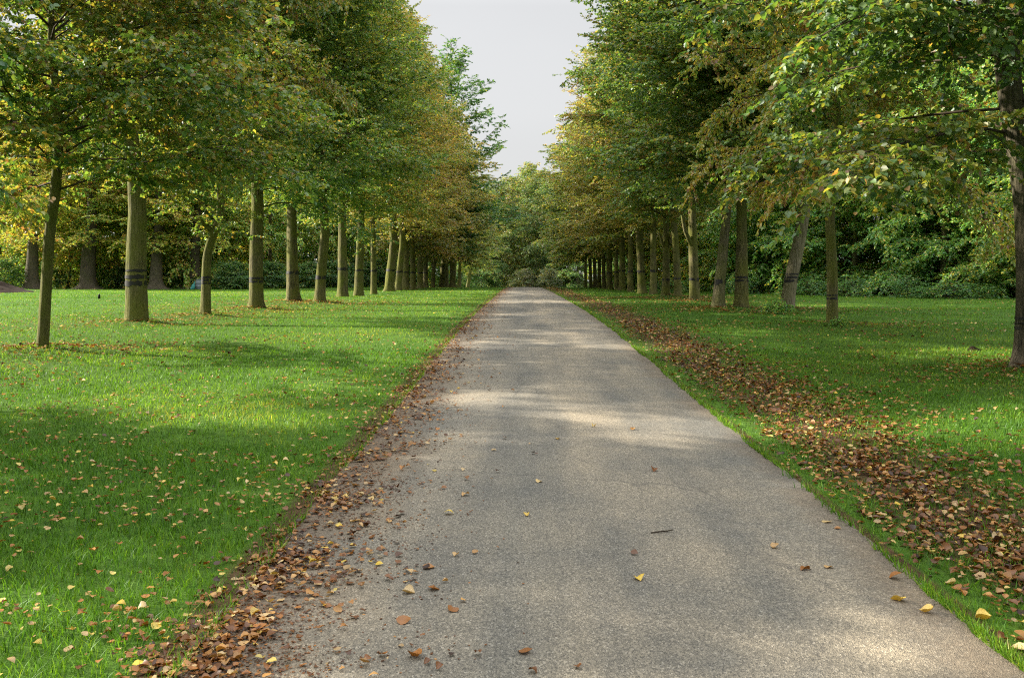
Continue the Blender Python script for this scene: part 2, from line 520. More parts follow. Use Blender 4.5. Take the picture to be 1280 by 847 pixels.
# ------------------------------------------------------------------ the avenue
GL = 'trees of the avenue row left of the drive'
GR = 'trees of the avenue row right of the drive'
near_left = [
    # path px, width px, variant, scale, tint, bright, bands (px heights above base), limbs, label
    dict(p=[(52, 440), (60, 360), (67, 285), (75, 240), (80, 190)], w=15, flare=.15, var='small', s=1.0, tint=.52, bands=[],
         label='slim leaning tree with plain unbanded olive trunk in front of the golden wood', gap=.2),
    dict(p=[(171, 405), (172, 340), (175, 262)], w=27, flare=.22, rust=.2, var='near', s=.95, tint=.58, bands=[(68, 3), (60, 4), (52, 5)],
         label='stout straight tree with three ragged black bands, the widest trunk of the left row'),
    dict(p=[(257, 396), (259, 345), (260.5, 318), (266, 298), (276, 278), (279, 250)], w=12, var='small', s=.85, sz=1.55, tint=.50, bands=[(50, 2.5), (46.5, 2.5), (43, 2.5)],
         limbs=[[(270, 291), (262, 282), (252, 276), (243, 266)]], label='slender tree with a kinked trunk that forks into a left limb, three black bands'),
    dict(p=[(320, 387), (321, 340), (324, 255)], w=18, bright=.58, var='near', s=.95, tint=.48, bands=[(40, 2.5), (36, 3)],
         label='sunlit straight tree with two thin bands, just right of the kinked slender tree'),
    dict(p=[(366, 378), (366, 330), (366, 290)], w=16, bright=.62, rust=.15, var='mid', s=.97, tint=.48, bands=[(38, 4)],
         label='upright tree with one thick dark band and a leafy mound at its foot'),
    dict(p=[(400, 379.5), (402, 340), (408, 285)], w=14, bright=.60, rust=.2, var='mid_b', s=1.0, tint=.48, bands=[(33, 4)],
         label='tree tilting slightly right with one dark band, next beyond the trunk on a leafy mound'),
]
def px_limbs(b, base, limbs, r):
    out = []
    k = b[1] / F
    for l in limbs:
        n = len(l)
        out.append(([((x - base[0]) * k, -.12 * i, (base[1] - y) * k) for i, (x, y) in enumerate(l)], r * .55, r * .3))
    return out

def add_px_tree(d, group):
    b, lean = px_tree(d['p'], d.get('Z'))
    k = b[1] / F
    r = d['w'] * k / 2
    MOUND_AT.append((b[0], b[1], r))
    bands = [(hh * k, th * k) for hh, th in d.get('bands', [])]
    limbs = px_limbs(b, d['p'][0], d.get('limbs', []), r)
    return make_tree('avenue_tree', b - np.array([0, 0, .02]), d['var'], d.get('s', 1), d.get('rot'), lean, r, d['tint'], d.get('bright', .5), d['label'], 'tree', group,
                     bands, d.get('bark'), limbs, 20, d.get('flare', .55), sz=d.get('sz'), rust=d.get('rust', .1))
MOUND_AT = []
for d in near_left: add_px_tree(d, GL)

near_right = [
    dict(p=[(1284, 464), (1284, 350), (1278, 255), (1264, 185), (1252, 115), (1244, 50)], w=35, flare=.85, var='low', s=1.0, tint=.48, bright=.44, bands=[(68, 3), (62, 3), (56, 3)],
         limbs=[[(1276, 245), (1282, 180), (1292, 90), (1305, -60)], [(1256, 130), (1236, 70), (1205, 10), (1180, -60)]],
         label='large forked tree at the picture edge with a broad flared foot and low hanging leaves', bark=M_BARK_DARK),
    dict(p=[(1040, 408), (1039, 340), (1035, 275)], w=14, flare=.12, sz=1.12, rot=2.0, var='low', s=.78, tint=.73, bright=.56, bands=[(40, 2), (36, 2.5)],
         label='slim green trunked tree with two thin bands and a tuft of weeds at its foot'),
    dict(p=[(982, 388), (988, 350), (997, 305), (1004, 255)], w=18, var='mid_b', s=.9, tint=.50, bands=[(46, 1.8), (42, 3), (37.5, 3.2)], bark=M_BARK_GREY,
         label='grey barked tree leaning right with black bands and leafy sprouts at its foot'),
    dict(p=[(926.5, 388), (926, 340), (926, 290)], w=17, var='mid', s=.92, tint=.47, bands=[(42, 2.5), (38, 2.5)],
         label='straight olive trunk with a pair of even bands, beside a darker leaning trunk'),
    dict(p=[(897, 387.5), (900, 350), (905, 285)], w=15, flare=.7, var='mid_b', s=.92, tint=.55, bands=[(36, 6)], bark=M_BARK_OLD,
         label='dark brown trunk with spreading root flare, leaning a little right beside the straight olive trunk'),
    dict(p=[(868, 377.5), (867, 340), (864, 275)], w=12.5, var='mid', s=.95, tint=.48, bands=[(29, 3)], bark=M_BARK,
         limbs=[[(866, 310), (860, 300), (854, 288), (850, 270)]],
         label='dark straight trunk with a steep limb branching off its left side high up'),
    dict(p=[(848, 372.5), (846, 340), (843, 290)], w=10, bright=.58, rust=.75, var='mid_b', s=.95, tint=.62, bands=[(25, 2)],
         label='thin pale green trunk leaning left beside the dark trunk with a steep limb'),
    dict(p=[(832.5, 372), (832, 330), (832, 300)], w=10, var='mid', s=.95, tint=.52, bands=[(23, 2)],
         limbs=[[(832, 312), (827, 304), (823, 292)], [(833, 312), (837, 303), (838, 292)]],
         label='mossy trunk splitting into three limbs under its crown on the right of the drive'),
]
for d in near_right: add_px_tree(d, GR)

ordn = ['seventh', 'eighth', 'ninth', 'tenth', 'eleventh', 'twelfth', 'thirteenth', 'fourteenth', 'fifteenth', 'sixteenth', 'seventeenth',
        'eighteenth', 'nineteenth', 'twentieth', 'twenty-first', 'twenty-second']
def far_tree(px, Xc, w, top, lab, group, var, s, tint, bright=.5, bark=None, rust=0.0):
    d = ray(px, 350)
    Z = abs(Xc / d[0])
    b = np.array([Xc, Z, float(gz(Xc, Z))]); k = Z / F
    h = 3.4
    lean = [(0, 0, 0), ((top - px) * k * .5, 0, h * .5), ((top - px) * k, 0, h)]
    bands = [(1.42, .12)] if Z < 95 else []
    make_tree('avenue_tree', b - np.array([0, 0, .02]), var, s, None, lean, w * k / 2, tint, bright, lab, 'tree', group, bands, bark, (), 12, .4, rust=rust, sz=.97 if var == 'far' else s)
fl = [(428, 429, 13), (448, 451, 11.5), (467, 467, 8), (486, 493, 13), (497, 503, 9), (506, 508, 9), (516, 516, 8.5), (525, 525, 7.5), (532, 532, 7),
      (541, 543, 6), (552, 555, 8), (558, 558, 6), (566, 569, 6), (574, 575, 5), (584, 588, 5)]
fl_desc = ['upright trunk with one black ring', 'ringed trunk bending right at top', 'thin straight pale trunk',
           'broad trunk leaning right', 'dark trunk behind the broad leaner', 'grey green trunk', 'pale straight trunk', 'dull straight trunk',
           'narrow trunk', 'slightly leaning trunk', 'thicker dark trunk', 'narrow dark trunk', 'slightly leaning dark trunk', 'thin pale trunk', 'thin leaning pale trunk']
for i, (x, tx, w) in enumerate(fl):
    var = ('mid', 'mid_b')[i % 2] if i < 6 else 'far'
    far_tree(x, [-9.0, -8.9, -8.9, -8.8, -9.2, -9.3, -9.0, -9.1, -9.0, -9.2, -8.9, -9.1, -9, -9.1, -9][i], w, tx,
             '%s, %s tree of the left row from the near end' % (fl_desc[i], ordn[i]), GL, var, (1.0 if i < 8 else 1.22) + .04 * math.sin(i * 2.1), [.50, .55, .62, .66, .62, .70, .66, .58, .62, .55, .58, .5, .52, .52, .5][i], .60, None, [.15, .25, .4, .6, .4, .75, .6, .4, .6, .4, .4, .3, .3, .3, .3][i])
fr = [(817, 816, 9), (803, 799, 11), (788, 788, 7.5), (778, 777, 8), (771, 770, 6), (762, 761, 8.5), (755, 754, 5.5), (749, 749, 5.5), (744, 743, 5), (739, 737, 4.5), (732, 732, 4)]
fr_desc = ['straight dim trunk', 'thick dark trunk', 'slim straight trunk', 'mossy straight trunk', 'thin brown trunk', 'pale grey green trunk', 'thin dark trunk', 'slim green trunk',
           'thin pale trunk', 'small bright based trunk', 'tiny dim trunk']
ordr = ['ninth', 'tenth', 'eleventh', 'twelfth', 'thirteenth', 'fourteenth', 'fifteenth', 'sixteenth', 'seventeenth', 'eighteenth', 'nineteenth']
for i, (x, tx, w) in enumerate(fr):
    var = ('mid_b', 'mid')[i % 2] if i < 4 else 'far'
    far_tree(x, [7.9, 7.6, 7.5, 7.4, 7.5, 7.5, 7.5, 7.4, 7.5, 7.5, 7.5][i], w, tx,
             '%s, %s tree of the right row from the near end' % (fr_desc[i], ordr[i]), GR, var, (.93 if i < 5 else 1.16) + .04 * math.sin(i * 1.7), [.62, .64, .60, .68, .62, .62, .58, .55, .52, .52, .5][i], .60, None, [.35, .5, .2, .55, .3, .4, .3, .3, .2, .2, .2][i])

# trees of the same rows that stand beside the camera, and one behind them added for shade: only their outer sprays and shade reach the picture
for (x, y, var, s, tint, lab, g) in [
    (-8.5, 9.2, 'low', .70, .46, 'tree just outside the picture with dark sprays hanging into its upper left corner', GL),
    (-13.6, 10.6, 'near', .66, .42, 'unseen tree added behind the left row to shade the near lawn', GL),
    (-9.2, 1.0, 'near', .95, .42, 'tree of the left row standing level with the camera', GL),
    (-9.4, -8.0, 'near', .95, .42, 'tree of the left row standing behind the camera', GL),
    (8.4, 2.5, 'low', .9, .44, 'tree of the right row standing just outside the picture beside the camera', GR)]:
    make_tree('avenue_tree', (x, y, float(gz(x, y)) - .02), var, s, None, None, .26, tint, .5, lab, 'tree', g, sz=max(s, .8) * 1.2)

# the sparse pale tree that rises above the far left row
make_tree('pale_tree', (-7.2, 104, float(gz(-7.2, 104))), 'sparse', 1.12, 1.0, None, .3, .47, .55,
          'tall sparse pale blue green tree with sky showing through, rising above the far left row', 'tree')

# ------------------------------------------------------------------ woods on both sides
GW = 'old trees along the far edge of the left lawn'
for i, (px, Z, w, var, s, tint, bright, lab) in enumerate([
    (40, 84, 17, 'far', .95, .70, .6, 'old dark tree half hidden by golden leaves, behind the slim leaning tree'),
    (110, 86, 20, 'far', .95, .66, .6, 'ancient tree with a massive flared dark trunk, standing above the small black bird'),
    (195, 86, 17, 'far', .9, .66, .6, 'old tree with a dark buttressed foot, showing just right of the three-banded trunk'),
    (243, 88, 15, 'far', .9, .60, .58, 'old tree with a rugged brown trunk, standing beside the grey barrel')]):
    d = ray(px, 350); b = (d[0] * Z, Z, float(gz(d[0] * Z, Z)))
    make_tree('old_tree', b, var, s * 1.1, None, [(0, 0, 0), (.1, 0, 3.2)], w * Z / F / 2, tint + .08, bright + .2, lab, 'tree', GW, (), M_BARK_DARK, (), 18, 1.5, sz=s * 1.05)

GB = 'leafy trees closing the view behind the left row'
spots = [(-49, 93), (-42.2, 92.5), (-36.8, 93.5), (-31.5, 92.5), (-24.5, 97), (-21, 106), (-19, 118), (-17.5, 130), (-17, 146), (-60, 113), (-52.5, 110), (-45, 112), (-38, 110), (-31, 112), (-26, 120)]
descs = ['golden bushy tree at the left edge of the picture beyond the mound', 'yellow lit tree filling the gap left of the ancient flared trunk',
         'yellow green low branched tree between the ancient trunk and the buttressed one', 'bright leafy tree behind the grey barrel', 'mid green tree behind the kinked slender trunk',
         'deep green tree seen between the kinked trunk and the sunlit banded trunk', 'shaded green tree seen past the sunlit banded trunk', 'dim green tree seen past the tree tilting right',
         'dim olive tree seen between the thin trunks of the left row', 'pale golden crown filling the gap at the far left picture edge', 'taller golden crown behind the old dark tree',
         'taller olive crown behind the ancient flared trunk', 'taller olive crown behind the three-banded stout trunk', 'taller green crown rising behind the rugged brown trunk', 'taller green crown rising behind the kinked slender tree']
for i, ((x, y), de) in enumerate(zip(spots, descs)):
    s_ = 1.0 + .25 * (i > 8) + .1 * math.sin(i * 3)
    make_tree('woodland_tree', (x, y, float(gz(x, y))), ('wood_b', 'wood')[i % 2], s_, None, None, .28,
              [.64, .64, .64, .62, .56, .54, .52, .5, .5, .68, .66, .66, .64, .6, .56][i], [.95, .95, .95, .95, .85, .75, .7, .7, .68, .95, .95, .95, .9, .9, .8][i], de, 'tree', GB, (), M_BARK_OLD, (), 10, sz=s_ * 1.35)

GS = 'dark bushes along the foot of the left wood'
for i, (px, Z, s, de) in enumerate([(6, 83, .8, 'dark green bush at the left edge of the lawn behind the mound'), (75, 88, .55, 'low dark bush right of the slim leaning trunk'),
        (150, 90, .6, 'low bush between the ancient trunk and the three-banded trunk'), (222, 90, .55, 'low bush left of the rugged brown trunk'),
        (285, 86, .7, 'dark bush between the slender kinked trunk and the sunlit trunk'), (300, 88, .75, 'second dark bush left of the sunlit straight trunk'),
        (342, 90, .75, 'dark bush between the sunlit trunk and the trunk with the leafy mound'), (385, 92, .75, 'dark bush behind the tree tilting right'),
        (415, 95, .8, 'dark bush past the tree tilting right'), (455, 100, .8, 'dark bush seen between the ringed trunk and the dividing one'), (475, 105, .8, 'dark bush beyond the thin unbanded trunk'), (512, 120, .9, 'dark bush glimpsed among the far trunks of the left row'), (540, 135, 1.2, 'dark bush left of the farthest left trunks'), (556, 150, 1.3, 'dark bush between the farthest left trunks'), (575, 172, 1.5, 'dark bush beyond the very last left trunk')]):
    d = ray(px, 350); x = d[0] * Z
    make_tree('dark_bush', (x, Z, float(gz(x, Z))), 'shrub', s, None, None, .05, .42, .5, de, 'bush', GS, (), M_TWIG, (), 6, .2, sz=s * .9)

GRW = 'leafy trees of the wood right of the lawn'
rspots = [(29, 45), (25.5, 50), (22.5, 54), (19.6, 59), (17.8, 66), (17, 74), (16.2, 83), (15.8, 93), (15.4, 104), (15.2, 116), (15, 132), (15, 150), (33, 54), (28, 60), (24.5, 66), (22, 76), (21, 90)]
rdesc = ['dark leafy tree behind the large forked trunk at the right edge', 'dense green tree with gold flecks sweeping to the grass left of the forked trunk',
         'bushy tree flecked yellow, midway between the forked trunk and the slim trunk with weeds', 'deep green tree right behind the slim trunk with weeds at its foot',
         'green tree seen between the slim weedy trunk and the grey leaning trunk', 'dark green tree seen between the grey leaning trunk and the straight olive trunk',
         'yellow lit tree glowing behind the dark trunk with a steep limb', 'olive tree seen past the thin pale green trunk', 'dim tree seen behind the mossy trunk with three limbs',
         'dim tree behind the thick dark trunk of the right row', 'dusky tree behind the pale trunk far down the right row', 'dusky tree closing the far end of the right row',
         'tall dark crown above the forked tree at the right edge', 'tall green crown rising behind the gold flecked tree', 'tall green crown above the slim trunk with weeds',
         'tall olive crown above the grey leaning trunk', 'tall dim crown above the straight olive trunk']
for i, ((x, y), de) in enumerate(zip(rspots, rdesc)):
    make_tree('woodland_tree', (x, y, float(gz(x, y))), ('wood', 'wood_b')[i % 2], (.8 if i < 5 else .95) + .25 * (i > 11) + .07 * math.sin(i * 2.3), None, None, .25,
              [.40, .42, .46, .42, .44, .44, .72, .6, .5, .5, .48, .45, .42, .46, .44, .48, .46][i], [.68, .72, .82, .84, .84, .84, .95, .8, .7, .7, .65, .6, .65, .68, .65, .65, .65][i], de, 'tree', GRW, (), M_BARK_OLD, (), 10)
GU = 'low brambles along the foot of the right wood'
for i in (0, 1, 3, 4, 6, 7, 9, 12):
    t = i / 12 + .02 * math.sin(i * 5)
    x = 24.5 + (9.6 - 24.5) * t; y = 42.5 + 23 * t ** 1.1
    make_tree('bramble', (x, y, float(gz(x, y))), 'bramble', 1.15 + .3 * math.sin(i * 2.7), None, None, .02, .42, .6,
              'low bramble clump at the wood edge, %s leftwards from the forked tree' % (['first', 'second', '', 'third', 'fourth', '', 'fifth', 'sixth', '', 'seventh', '', '', 'eighth'])[i], 'bramble', GU, (), M_TWIG, (), 5, .1, sz=.45 + .3 * math.sin(i * 1.9) ** 2)

# trees that close the end of the avenue
for (px, Z, var, s, tint, bright, de) in [
    (655, 238, 'wood', 1.75, .68, .50, 'pale hazy tall tree in the gap at the end of the avenue'),
    (640, 215, 'wood_b', 1.6, .66, .42, 'rusty tinged low tree left of centre at the end of the avenue'),
    (672, 205, 'wood', 1.35, .58, .36, 'dark green low tree right of centre at the end of the avenue'),
    (618, 196, 'wood_b', 1.4, .56, .36, 'dark tree beyond the last trunk of the left row'),
    (700, 192, 'wood', 1.25, .56, .36, 'dark tree beyond the last trunk of the right row'),
    (686, 178, 'shrub', 1.1, .70, .16, 'yellowish bush near the right end of the drive'),
    (654, 180, 'shrub', 1.1, .70, .15, 'orange tinged bush straddling the end of the drive'),
    (598, 190, 'wood', .85, .44, .48, 'dim tree behind the far left trunks'), (722, 185, 'wood_b', .85, .44, .48, 'dim tree behind the far right trunks')]:
    d = ray(px, 350); x = d[0] * Z
    make_tree('end_tree', (x, Z, float(gz(x, Z))), var, s, None, None, .3, tint, bright, de, 'bush' if var == 'shrub' else 'tree', 'trees closing the end of the avenue', (), M_BARK_OLD, (), 8, .3)

# weeds at two tree feet
for (px, py, s, tint, de) in [(960, 393, .42, .45, 'low leafy sprouts left of the grey leaning trunk'), (972, 392, .52, .45, 'leafy green sprout clump against the grey leaning trunk'),
                              (988, 392, .38, .40, 'small dark sprout right of the grey leaning trunk'), (1041, 410, .3, .36, 'tuft of weeds at the foot of the slim green trunk')]:
    b = at(px, py)
    make_tree('sprout', b, 'sprout', s, None, None, .008, tint, 1.0, de, 'weed', 'weeds growing at tree feet', (), M_TWIG, (), 5, .1)

for (x, y, r_) in MOUND_AT:
    MOUNDS.append((x, y, .10, max(.7, r_ * 3.2)))
bm_ = at(8, 366); MOUNDS.append((bm_[0] - 2.5, bm_[1] + 4, .35, 2.2))

# ------------------------------------------------------------------ ground and drive
road_x = np.linspace(XL, XR, 13)
def stretch(a, step, grow, end):
    out = []; x = a; s = step
    while abs(x - a) < end:
        x += s; out.append(x); s *= grow
    return out
Xs = np.array(sorted(stretch(XL, -.35, 1.045, 420) + list(road_x) + stretch(XR, .35, 1.045, 420)))
Ys = np.array(sorted(stretch(4, -.5, 1.12, 90) + [4.0] + list(np.arange(4.4, 50, .4)) + [50 + t for t in [0] + stretch(0, .5, 1.05, 760)]))
gx, gy = np.meshgrid(Xs, Ys)
gzv = gz(gx.ravel(), gy.ravel()).reshape(gx.shape)
rc = (XL + XR) / 2; hw = (XR - XL) / 2
camber = .03 * (1 - np.clip(np.abs(gx - rc) / hw, 0, 1) ** 2)
def grid_faces(ny, nx):
    i = np.arange(ny - 1)[:, None] * nx; j = np.arange(nx - 1)[None]
    return np.stack([i + j, i + j + 1, i + j + 1 + nx, i + j + nx], -1).reshape(-1, 4)
gme = np_mesh('lawn', np.column_stack([gx.ravel(), gy.ravel(), gzv.ravel()]), [grid_faces(*gx.shape)], smooth=True)

def ground_material():
    m, nt, out = new_mat('lawn_ground'); L = nt.links.new
    tc = N(nt, 'ShaderNodeTexCoord')
    n1 = N(nt, 'ShaderNodeTexNoise'); n1.inputs['Scale'].default_value = .35; n1.inputs['Detail'].default_value = 6
    n2 = N(nt, 'ShaderNodeTexNoise'); n2.inputs['Scale'].default_value = 9; n2.inputs['Detail'].default_value = 6; n2.inputs['Roughness'].default_value = .7
    for n in (n1, n2): L(tc.outputs['Object'], n.inputs['Vector'])
    g = ramp(nt, [(.3, (.026, .060, .008)), (.7, (.065, .135, .014))], n2.outputs['Fac'])
    br = ramp(nt, [(.3, (.03, .018, .010)), (.7, (.09, .055, .028))], n2.outputs['Fac'])
    sx = N(nt, 'ShaderNodeSeparateXYZ'); L(tc.outputs['Object'], sx.inputs[0])
    # bare earth beside the drive and under the leaf belt on its right
    wob = math_n(nt, 'MULTIPLY', math_n(nt, 'SUBTRACT', n1.outputs['Fac'], .5), 1.2)
    xx = math_n(nt, 'ADD', sx.outputs[0], wob)
    d1 = math_n(nt, 'ABSOLUTE', math_n(nt, 'SUBTRACT', xx, 2.95))
    belt = math_n(nt, 'SUBTRACT', 1.0, math_n(nt, 'DIVIDE', d1, .75), True)
    d2 = math_n(nt, 'ABSOLUTE', math_n(nt, 'SUBTRACT', sx.outputs[0], XL))
    edge = math_n(nt, 'SUBTRACT', 1.0, math_n(nt, 'DIVIDE', d2, .22), True)
    d3 = math_n(nt, 'ABSOLUTE', math_n(nt, 'SUBTRACT', sx.outputs[0], XR))
    edge2 = math_n(nt, 'SUBTRACT', 1.0, math_n(nt, 'DIVIDE', d3, .10), True)
    mask = math_n(nt, 'MAXIMUM', math_n(nt, 'MULTIPLY', belt, 1.6, True), math_n(nt, 'MULTIPLY', math_n(nt, 'MAXIMUM', edge, edge2), 2.5, True))
    c = mixc(nt, mask, g.outputs[0], br.outputs[0])
    p = N(nt, 'ShaderNodeBsdfPrincipled'); p.inputs['Roughness'].default_value = .95; p.inputs['Specular IOR Level'].default_value = .1
    L(c, p.inputs['Base Color'])
    b = N(nt, 'ShaderNodeBump'); b.inputs['Strength'].default_value = .8; b.inputs['Distance'].default_value = .04
    L(n2.outputs['Fac'], b.inputs['Height']); L(b.outputs[0], p.inputs['Normal'])
    L(p.outputs[0], out.inputs['Surface'])
    return m
tag(obj('lawn', gme, ground_material()), kind='structure')

def road_material():
    m, nt, out = new_mat('worn_asphalt'); L = nt.links.new
    tc = N(nt, 'ShaderNodeTexCoord')
    vo = N(nt, 'ShaderNodeTexVoronoi'); vo.inputs['Scale'].default_value = 150
    vo2 = N(nt, 'ShaderNodeTexVoronoi'); vo2.inputs['Scale'].default_value = 330
    n1 = N(nt, 'ShaderNodeTexNoise'); n1.inputs['Scale'].default_value = .8; n1.inputs['Detail'].default_value = 6; n1.inputs['Roughness'].default_value = .6
    n2 = N(nt, 'ShaderNodeTexNoise'); n2.inputs['Scale'].default_value = 30; n2.inputs['Detail'].default_value = 6
    n3 = N(nt, 'ShaderNodeTexNoise'); n3.inputs['Scale'].default_value = 1.0; n3.inputs['Detail'].default_value = 5
    mp = N(nt, 'ShaderNodeMapping'); mp.inputs['Scale'].default_value = (2.2, .28, 1); L(tc.outputs['Object'], mp.inputs[0])
    mg = N(nt, 'ShaderNodeMapping'); mg.inputs['Scale'].default_value = (1, .5, 1); L(tc.outputs['Object'], mg.inputs[0])
    for n in (vo, vo2): L(mg.outputs[0], n.inputs['Vector'])
    for n in (n1, n2): L(tc.outputs['Object'], n.inputs['Vector'])
    L(mp.outputs[0], n3.inputs['Vector'])
    sp = N(nt, 'ShaderNodeSeparateColor'); L(vo.outputs['Color'], sp.inputs[0])
    sp2 = N(nt, 'ShaderNodeSeparateColor'); L(vo2.outputs['Color'], sp2.inputs[0])
    st = ramp(nt, [(0, (.085, .082, .075)), (.45, (.20, .185, .155)), (.8, (.31, .28, .225)), (.93, (.41, .37, .30)), (1, (.56, .52, .45))], sp.outputs[0])
    st2 = ramp(nt, [(0, (.09, .088, .08)), (.5, (.21, .19, .16)), (1, (.40, .36, .29))], sp2.outputs[0])
    c = mixc(nt, .45, st.outputs[0], st2.outputs[0])
    c = mixc(nt, 1.0, c, (.84, .81, .76), 'MULTIPLY')
    # binder showing through along worn lanes and in patches
    pt = ramp(nt, [(.36, (.62, .66, .72)), (.62, (1.12, 1.08, 1.02))], n1.outputs['Fac'])
    c = mixc(nt, .8, c, pt.outputs[0], 'MULTIPLY')
    ln = ramp(nt, [(.38, (.68, .72, .78)), (.6, (1.06, 1.05, 1.03))], n3.outputs['Fac'])
    c = mixc(nt, .75, c, ln.outputs[0], 'MULTIPLY')
    sx0 = N(nt, 'ShaderNodeSeparateXYZ'); L(tc.outputs['Object'], sx0.inputs[0])
    mid = math_n(nt, 'ADD', math_n(nt, 'ADD', sx0.outputs[0], .05), math_n(nt, 'MULTIPLY', math_n(nt, 'SUBTRACT', n3.outputs['Fac'], .5), .5))
    band = math_n(nt, 'SUBTRACT', 1.0, math_n(nt, 'DIVIDE', math_n(nt, 'ABSOLUTE', mid), .62), True)
    band = math_n(nt, 'MULTIPLY', band, math_n(nt, 'MULTIPLY', n1.outputs['Fac'], 1.3, True))
    c = mixc(nt, band, c, mixc(nt, 1.0, c, (.66, .72, .80), 'MULTIPLY'))
    ck = N(nt, 'ShaderNodeTexVoronoi', feature='DISTANCE_TO_EDGE'); ck.inputs['Scale'].default_value = .55
    wv = N(nt, 'ShaderNodeVectorMath', operation='ADD'); L(tc.outputs['Object'], wv.inputs[0])
    ws = N(nt, 'ShaderNodeVectorMath', operation='SCALE'); ws.inputs['Scale'].default_value = .5; L(n2.outputs['Color'], ws.inputs[0])
    nw = N(nt, 'ShaderNodeTexNoise'); nw.inputs['Scale'].default_value = 2.0; nw.inputs['Detail'].default_value = 5; L(tc.outputs['Object'], nw.inputs['Vector'])
    L(nw.outputs['Color'], ws.inputs[0]); L(ws.outputs[0], wv.inputs[1]); L(wv.outputs[0], ck.inputs['Vector'])
    cl_ = ramp(nt, [(0, (1, 1, 1)), (.006, (.5, .5, .5)), (.010, (0, 0, 0))], ck.outputs['Distance'])
    cg = ramp(nt, [(.50, (0, 0, 0)), (.60, (1, 1, 1))], n1.outputs['Fac'])
    c = mixc(nt, math_n(nt, 'MULTIPLY', math_n(nt, 'MULTIPLY', cl_.outputs[0], cg.outputs[0]), .55), c, (.05, .048, .045))
    # brown leaf dirt creeping in from both margins
    sx = N(nt, 'ShaderNodeSeparateXYZ'); L(tc.outputs['Object'], sx.inputs[0])
    dl = math_n(nt, 'SUBTRACT', sx.outputs[0], XL); dr = math_n(nt, 'SUBTRACT', XR, sx.outputs[0])
    wob = math_n(nt, 'MULTIPLY', math_n(nt, 'SUBTRACT', n1.outputs['Fac'], .45), 1.1)
    el = math_n(nt, 'SUBTRACT', 1.0, math_n(nt, 'DIVIDE', math_n(nt, 'SUBTRACT', dl, wob), .65), True)
    er = math_n(nt, 'SUBTRACT', 1.0, math_n(nt, 'DIVIDE', math_n(nt, 'SUBTRACT', dr, wob), .30), True)
    dirt = ramp(nt, [(.3, (.045, .03, .018)), (.7, (.13, .09, .055))], n2.outputs['Fac'])
    c = mixc(nt, math_n(nt, 'MAXIMUM', math_n(nt, 'MULTIPLY', el, .8), math_n(nt, 'MULTIPLY', er, .5)), c, dirt.outputs[0])
    p = N(nt, 'ShaderNodeBsdfPrincipled'); p.inputs['Roughness'].default_value = .85; p.inputs['Specular IOR Level'].default_value = .25
    L(c, p.inputs['Base Color'])
    b = N(nt, 'ShaderNodeBump'); b.inputs['Strength'].default_value = .55; b.inputs['Distance'].default_value = .006
    L(vo.outputs['Distance'], b.inputs['Height']); L(b.outputs[0], p.inputs['Normal'])
    L(p.outputs[0], out.inputs['Surface'])
    return m
ry = Ys[(Ys > -60) & (Ys < 235)]
iy0 = int(np.where(Ys == ry[0])[0][0])
ix = np.where((Xs >= XL - 1e-6) & (Xs <= XR + 1e-6))[0]
rv = np.stack([gx, gy, gzv + .008 + camber], -1)[iy0:iy0 + len(ry)][:, ix]
def road_z(x, y):
    return gz(x, y) + .008 + .03 * (1 - np.clip(np.abs(x - rc) / hw, 0, 1) ** 2)
tag(obj('road', np_mesh('road', rv.reshape(-1, 3), [grid_faces(len(ry), len(ix))], smooth=True), road_material()), kind='structure')

# ------------------------------------------------------------------ grass
def depth_samples(n, y0, y1, pw=1.6):
    """more samples near the camera"""
    u = rng.random(n)
    e = 1 - pw
    return (y0 ** e + u * (y1 ** e - y0 ** e)) ** (1 / e)

